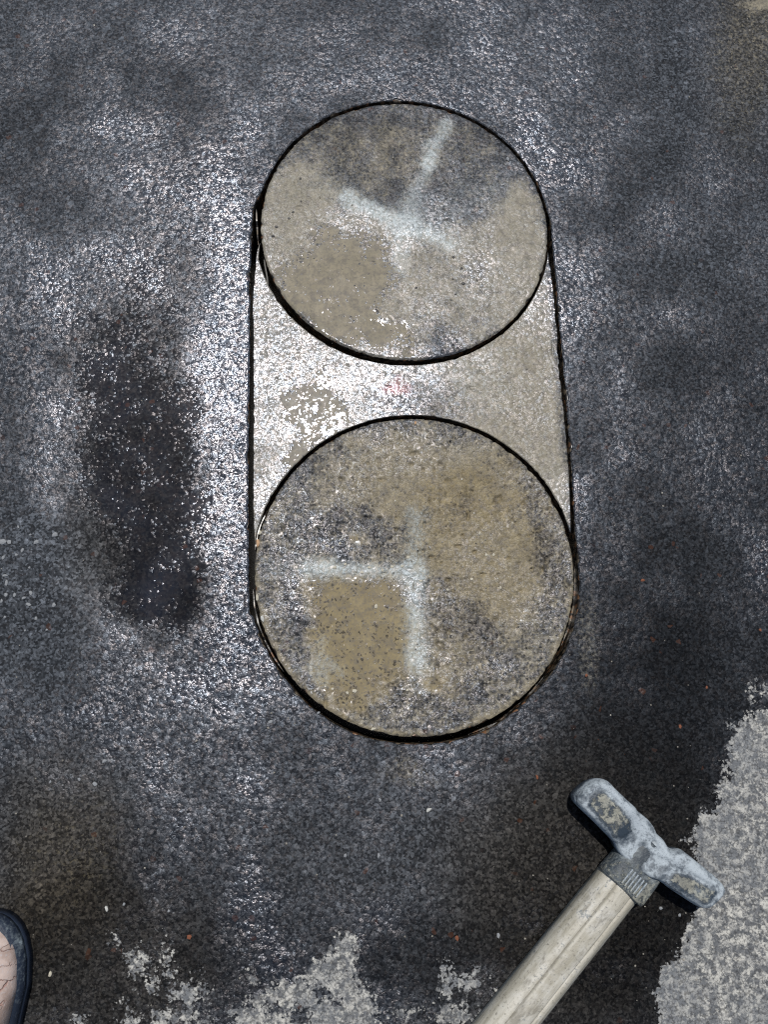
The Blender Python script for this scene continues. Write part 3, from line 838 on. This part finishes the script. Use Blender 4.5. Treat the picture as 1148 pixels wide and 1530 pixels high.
def head_mesh():
    bx0, by0 = HP.min(0); bx1, by1 = HP.max(0); s = .0024
    X, Y = np.meshgrid(np.arange(bx0, bx1, s), np.arange(by0, by1, s))
    X = X.ravel() + rng.uniform(-.2, .2, X.size) * s; Y = Y.ravel() + rng.uniform(-.2, .2, Y.size) * s
    d = sdpoly(X, Y, HP); k = d > s * .6
    pts = [Vector((a, b)) for a, b in HP] + [Vector((a, b)) for a, b in zip(X[k], Y[k])]
    n = len(HP)
    v, e, f, *_ = delaunay_2d_cdt(pts, [], [list(range(n))], 1, 1e-6)
    V2 = np.array([(p.x, p.y) for p in v]); d = np.maximum(sdpoly(V2[:, 0], V2[:, 1], HP), 0)
    d[:n] = 0
    # height: steep sides, rounded shoulders, two raised striking blocks, lower saddle in the middle
    ax = np.array([math.cos(math.radians(-41.5)), math.sin(math.radians(-41.5))])
    mid = to_ground(955, 1262, .05); q = (V2 - mid) @ ax
    w = sstep(np.abs(q), .012, .045)
    hh = .052 + .012 * w
    r = .0065
    t = np.clip(d / r, 0, 1)
    z = Z_OUT + (hh - Z_OUT) * np.sqrt(np.clip(1 - (1 - t) ** 2, 0, 1))
    a = sdpoly(V2[:, 0], V2[:, 1], PA); b = sdpoly(V2[:, 0], V2[:, 1], PB); rg = sdpoly(V2[:, 0], V2[:, 1], RIDGE)
    z += .0015 * sstep(a, -.001, .002) + .0012 * sstep(b, -.001, .002) - .0020 * np.exp(-(a / .0028) ** 2) * (a < .001) - .001 * np.exp(-(b / .0028) ** 2) * (b < .001)
    z += .0028 * sstep(rg, -.002, .003)
    z += (fbm(V2[:, 0], V2[:, 1], .012, 3, 231) - .5) * .0016 * t
    for (cx, cy, rad, dep) in ((432, 278, .0042, .010), (522, 452, .0048, .007), (600, 488, .004, .006)):
        c = to_ground(*zz([(cx, cy)])[0], .055); z -= dep * np.exp(-((V2[:, 0] - c[0]) ** 2 + (V2[:, 1] - c[1]) ** 2) / rad ** 2)
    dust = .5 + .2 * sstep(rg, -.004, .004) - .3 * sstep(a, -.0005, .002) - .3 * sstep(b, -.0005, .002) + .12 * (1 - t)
    dk = to_ground(*zz([(350, 395)])[0], .055); dust -= .5 * np.exp(-((V2 - dk) ** 2).sum(1) / .011 ** 2)
    dk = to_ground(*zz([(400, 660)])[0], .055); dust -= .5 * np.exp(-((V2 - dk) ** 2).sum(1) / .02 ** 2)
    tan = .95 * sstep(a, -.003, .006) * (1 - .9 * np.exp(-((V2 - to_ground(*zz([(350, 395)])[0], .055)) ** 2).sum(1) / .012 ** 2)) + .92 * sstep(b, -.003, .006) - .2
    nt_ = len(V2)
    co = [np.c_[V2 - hc, z]]
    zs = [.034, .020, .008, .0015]; insets = [.0008, .0022, .0045, .009]
    N_ = normals_of(HP, 2)
    for zv, ii in zip(zs, insets): co.append(np.c_[HP - N_ * ii - hc, np.full(n, zv)])
    faces = [tuple(x) for x in f]
    prev = 0
    for k2 in range(4):
        cur = nt_ + k2 * n
        for i in range(n):
            j = (i + 1) % n; faces.append((prev + i, cur + i, cur + j, prev + j))
        prev = cur
    faces.append(tuple(prev + i for i in reversed(range(n))))
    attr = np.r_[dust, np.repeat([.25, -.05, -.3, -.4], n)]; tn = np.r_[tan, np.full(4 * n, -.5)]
    return np.vstack(co), faces, attr, tn

def add_attr(o, name, a):
    at = o.data.attributes.new(name, 'FLOAT', 'POINT'); at.data.foreach_set("value", np.asarray(a, np.float32))

mallet = empty("mallet", (hc[0], hc[1], 0))
co, fc_, du, tn = head_mesh()
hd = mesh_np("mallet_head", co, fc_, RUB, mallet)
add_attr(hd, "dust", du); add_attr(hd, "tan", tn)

# handle and collar: lofts along the handle's axis
def gp(px, py, z): return to_ground(px, py, z)
j = gp(929, 1327, .035)                     # centre of the collar's end
b_ = gp(767.5, 1530, .035)
hd_dir = (b_ - j) / np.hypot(*(b_ - j)); side = np.array([-hd_dir[1], hd_dir[0]])
def loft(name, axis_s, prof_fn, mat, parent, attr=None, cap=True):
    rows = []
    for s in axis_s:
        pr = prof_fn(s)                      # (n,2): across, up
        p = j + hd_dir * s
        rows.append(np.c_[p[0] + side[0] * pr[:, 0] - hc[0], p[1] + side[1] * pr[:, 0] - hc[1], pr[:, 1]])
    R_ = np.array(rows); n = R_.shape[1]
    fcs = grid_faces(len(axis_s), n, True).tolist()
    if cap: fcs += [list(range(n))[::-1], [(len(axis_s) - 1) * n + i for i in range(n)]]
    o = mesh_np(name, R_.reshape(-1, 3), fcs, mat, parent)
    return o, R_
def section(half, height, z0, fac=.72, n=72, grooves=()):
    """flattened tube: flat underside, broad crowned top with bevelled shoulders and long grooves"""
    a = np.linspace(0, 2 * np.pi, n, endpoint=False)
    e = .55
    u = np.sign(np.cos(a)) * np.abs(np.cos(a)) ** e * half
    v = z0 + height / 2 + np.sign(np.sin(a)) * np.abs(np.sin(a)) ** e * height / 2
    P = np.stack([u, v], -1)
    return P
def handle_prof(s):
    hf = .0320
    P = [(-hf, .006), (-hf * 1.0, .020), (-hf * .96, .030), (-hf * .72, .0405), (-hf * .42, .0448)]
    P += [(-hf * .39, .0442), (-hf * .37, .0422), (-hf * .35, .0452)]
    for q in np.linspace(-.31, .38, 9): P.append((hf * q, .0455 + .0022 * (1 - (q / .42) ** 2)))
    P += [(hf * .42, .0450), (hf * .44, .0425), (hf * .46, .0442), (hf * .70, .0405), (hf * .93, .031), (hf * 1.0, .022), (hf, .006), (hf * .85, .001), (-hf * .85, .001)]
    P = np.array(P)
    wob = (vnoise(P[:, 0] * 3 + s, P[:, 1] + s * 1.0, .02, 301) - .5) * .0009
    P[:, 1] = np.maximum(P[:, 1] + wob, .0008)
    return P[::-1]
def wood(t, pos):
    mp = t.n("ShaderNodeMapping"); mp.inputs['Rotation'].default_value = (0, 0, -math.atan2(hd_dir[1], hd_dir[0])); t.l(pos, mp.inputs[0])
    mp2 = t.n("ShaderNodeMapping"); mp2.inputs['Scale'].default_value = (9, 90, 90); t.l(mp.outputs[0], mp2.inputs[0])
    g1 = t.noise(mp2.outputs[0], 1.0, 4, .65)
    mp3 = t.n("ShaderNodeMapping"); mp3.inputs['Scale'].default_value = (16, 45, 45); t.l(mp.outputs[0], mp3.inputs[0])
    g2 = t.noise(mp3.outputs[0], 1.0, 4, .7); n2 = t.noise(pos, 260, 3, .7); n3 = t.noise(pos, 36, 4, .6)
    gv = t.n("ShaderNodeAttribute", attribute_name="groove").outputs['Fac']
    col = t.mix(t.ramp(g1, .35, .65), (.28, .26, .205), (.43, .41, .35))
    col = t.mix(t.ramp(t.math('ADD', t.math('MULTIPLY', n3, .5), t.math('MULTIPLY', g2, .5)), .46, .62, 0, .55), col, (.52, .51, .47))
    col = t.mix(t.ramp(g2, .53, .66, 0, .85), col, (.19, .175, .14))
    col = t.mix(t.ramp(n2, .55, .70, 0, .75), col, (.13, .12, .10))
    col = t.mix(t.ramp(t.math('ADD', n3, t.math('MULTIPLY', n2, .6)), .93, 1.02, 0, .75), col, (.13, .15, .16))
    col = t.mix(t.math('MULTIPLY', gv, t.ramp(n2, .25, .55, .55, 1.0)), col, (.05, .045, .035))
    b = t.n("ShaderNodeBump"); b.inputs['Distance'].default_value = .0009; b.inputs['Strength'].default_value = .8
    t.l(t.math('ADD', t.math('MULTIPLY', g1, .7), t.math('MULTIPLY', n2, .6)), b.inputs['Height'])
    return t.finish(Base_Color=col, Roughness=.55, Normal=b.outputs[0])
WOOD = simple("weathered_pale_handle", wood)
ss = np.linspace(-.02, .62, 160)
ho, HR = loft("handle", ss, handle_prof, WOOD, mallet)
gm = np.zeros(HR.shape[1]); prof = handle_prof(0)
gm[np.abs(prof[:, 0] / .0320 + .37) < .015] = 1; gm[np.abs(prof[:, 0] / .0320 - .44) < .015] = 1
add_attr(ho, "groove", np.tile(gm, len(ss)))

def collar_prof(s):
    hf = .0365 - .002 * sstep(-s, .0, .06)
    rr = .0 if s < -.003 else 1.0
    a = np.linspace(0, 2 * np.pi, 64, endpoint=False)
    e = .62
    u_ = np.sign(np.cos(a)) * np.abs(np.cos(a)) ** e * (hf - .0012 * rr)
    top_h = .0545 - .001 * rr
    v_ = top_h / 2 + np.sign(np.sin(a)) * np.abs(np.sin(a)) ** e * (top_h / 2 - .0008)
    v_ += (vnoise(u_ + s, v_ + s, .012, 311) - .5) * .001
    return np.stack([u_, v_], -1)
cs = np.linspace(-.075, 0, 34)
cl, CR = loft("collar", cs, collar_prof, COL, mallet)
add_attr(cl, "dust", np.full(len(cl.data.vertices), .24)); add_attr(cl, "tan", np.repeat(.12 + .35 * sstep(cs, -.05, -.01), CR.shape[1]) * 1.0 + .25 * (np.tile(collar_prof(0)[:, 0] > .012, len(cs))))
# raised ridges across the collar near its end
for k in range(6):
    cx = (-.012 + k * .0052)
    bm = bmesh.new(); bmesh.ops.create_cube(bm, size=1)
    for v in bm.verts: v.co = Vector((v.co.x * .025, v.co.y * .0022, v.co.z * .0030))
    bmesh.ops.bevel(bm, geom=list(bm.edges), offset=.0005, segments=1, affect='EDGES')
    me = bpy.data.meshes.new("ridge"); bm.to_mesh(me); bm.free(); me.materials.append(RUB)
    o = bpy.data.objects.new("ridge", me); C.objects.link(o); o.parent = mallet
    p = j + hd_dir * (-.016) + side * (cx)
    o.location = (p[0] - hc[0], p[1] - hc[1], .0552); o.rotation_euler = (0, 0, math.atan2(hd_dir[1], hd_dir[0]))
    add_attr(o, "dust", np.full(len(me.vertices), .6)); add_attr(o, "tan", np.full(len(me.vertices), .45))
tag(mallet, "heavy dusty rubber headed mallet with a broad pale handle lying at the wet edge", "mallet")

# ------------------------------------------------------------------ boot
boot = empty("boot", (*[float(v) for v in to_ground(-17, 1530)], 0))
bx, by = boot.location.x, boot.location.y
toe_y = float(to_ground(0, 1362, .02)[1]) - by
def half_w(s):                                # s = distance back from the toe tip
    L = .285
    f = np.clip(s / L, 0, 1)
    return np.interp(f, [0, .01, .03, .07, .12, .2, .32, .45, .6, .75, .88, .95, 1], [.001, .0135, .0235, .035, .043, .050, .0525, .047, .041, .041, .040, .031, .004])
def upper_h(s):
    return np.interp(s / .285, [0, .02, .06, .12, .2, .32, .45, .6, .75, .9, 1], [.030, .036, .044, .050, .055, .064, .085, .115, .135, .140, .135])
def foot_loft(name, fn, mat, smooth=True, cap=True):
    sv = np.r_[np.linspace(0, .03, 12), np.linspace(.035, .26, 60), np.linspace(.264, .285, 8)]
    rows = []
    for s in sv:
        P = fn(s); rows.append(np.c_[P[:, 0], np.full(len(P), toe_y - s), P[:, 1]])
    R_ = np.array(rows); n = R_.shape[1]
    fcs = grid_faces(len(sv), n, True).tolist()
    fcs += [list(range(n))[::-1], [(len(sv) - 1) * n + i for i in range(n)]]
    return mesh_np(name, R_.reshape(-1, 3), fcs, mat, boot, smooth), R_
def sole_fn(s):
    w = half_w(s); a = .0045
    return np.array([(-w, .001), (-w, .018), (-w * .9, .020), (w * .9, .020), (w, .018), (w, .001)])[::-1]
def rand_fn(s):
    w = half_w(s) - .001; top = .036
    inn = max(w - .009, w * .35)
    P = [(-w, .019), (-w * 1.01, .026), (-w + .003 * min(1, w / .02), .0320), (-inn, top + .006 * (1 if w > .02 else .3)), (inn, top + .006 * (1 if w > .02 else .3)), (w - .003 * min(1, w / .02), .0320), (w * 1.01, .026), (w, .019)]
    return np.array(P)[::-1]
def upper_fn(s):
    w0 = half_w(s); w = max(w0 - .0065, w0 * .4); h = upper_h(s)
    hh = h - .030
    a = np.linspace(0, np.pi, 28)
    u_ = np.cos(a); v_ = np.sin(a)
    k = np.interp(s, [0, .1, .2, .285], [.75, .8, .95, .95])
    u_ = np.sign(u_) * np.abs(u_) ** k * w; v_ = .030 + np.abs(v_) ** .7 * hh
    crease = sum(.0022 * math.exp(-((s - c) / .0030) ** 2) for c in (.052, .083, .112))
    v_ = v_ - crease * np.abs(np.sin(a)) + (vnoise(u_ + 5, np.full_like(u_, s), .014, 321) - .5) * .0022
    return np.stack([u_, v_], -1)
RUBB = dusty("scuffed_rubber", (.016, .024, .042), (.34, .40, .42), .9, tan=(.3, .32, .3))
def leather(t, pos):
    n1 = t.noise(pos, 40, 4, .6); n2 = t.noise(pos, 300, 3, .7)
    mp = t.n("ShaderNodeMapping"); mp.inputs['Scale'].default_value = (14, 48, 20); t.l(pos, mp.inputs[0])
    w = t.noise(pos, 45, 3); 
    add = t.n("ShaderNodeVectorMath", operation='ADD'); t.l(mp.outputs[0], add.inputs[0])
    cmb = t.n("ShaderNodeCombineXYZ"); t.l(t.math('MULTIPLY', w, 1.2), cmb.inputs[0]); t.l(t.math('MULTIPLY', n1, 1.2), cmb.inputs[1]); t.l(cmb.outputs[0], add.inputs[1])
    cr = t.vor(add.outputs[0], 1.0, 'DISTANCE_TO_EDGE')
    crack = t.math('MULTIPLY', t.ramp(cr, .0, .035, 1.0, 0.0), t.ramp(t.noise(pos, 22, 2), .45, .6))
    col = t.mix(t.ramp(n1, .35, .65), (.27, .20, .17), (.44, .35, .31))
    col = t.mix(t.ramp(n2, .5, .75, 0, .55), col, (.38, .38, .40))
    col = t.mix(t.math('MULTIPLY', crack, .6), col, (.24, .09, .06))
    b = t.n("ShaderNodeBump"); b.inputs['Distance'].default_value = .0012; t.l(t.math('SUBTRACT', t.math('MULTIPLY', n2, .4), crack), b.inputs['Height'])
    return t.finish(Base_Color=col, Roughness=.8, Normal=b.outputs[0])
LEA = simple("worn_pink_leather", leather)
so, _ = foot_loft("sole", sole_fn, RUBB); add_attr(so, "dust", np.full(len(so.data.vertices), -.35)); add_attr(so, "tan", np.full(len(so.data.vertices), -.6))
ra, RR = foot_loft("rubber_rand", rand_fn, RUBB)
add_attr(ra, "dust", np.full(len(ra.data.vertices), .16)); add_attr(ra, "tan", np.full(len(ra.data.vertices), -.1))
up, _ = foot_loft("upper", upper_fn, LEA)
# collar opening
a = np.linspace(0, 2 * np.pi, 40, endpoint=False)
rows = []
for r_, zz_ in ((.0285, .128), (.034, .139), (.033, .146), (.028, .147), (.0235, .140), (.022, .11), (.001, .108)):
    rows.append(np.c_[np.cos(a) * r_, toe_y - .232 + np.sin(a) * r_ * 1.35, np.full(40, zz_)])
mesh_np("ankle_collar", np.array(rows).reshape(-1, 3), grid_faces(len(rows), 40, True), RUBB, boot)
for k in range(4):
    y_ = toe_y - .125 - k * .018; zt = float(upper_h(.125 + k * .018)) - .001
    pts = [(-.018, zt - .008), (-.009, zt + .002), (0, zt + .0035), (.009, zt + .002), (.018, zt - .008)]
    rows = []
    for q, (xx, z_) in enumerate(pts):
        aa = np.linspace(0, 2 * np.pi, 8, endpoint=False)
        rows.append(np.c_[np.full(8, xx), y_ + np.cos(aa) * .0025, z_ + np.sin(aa) * .0018])
    mesh_np("lace", np.array(rows).reshape(-1, 3), grid_faces(5, 8, True), RUBB, boot)
tag(boot, "worn pinkish boot toe with scuffed navy rubber rim at the bottom left corner", "boot")
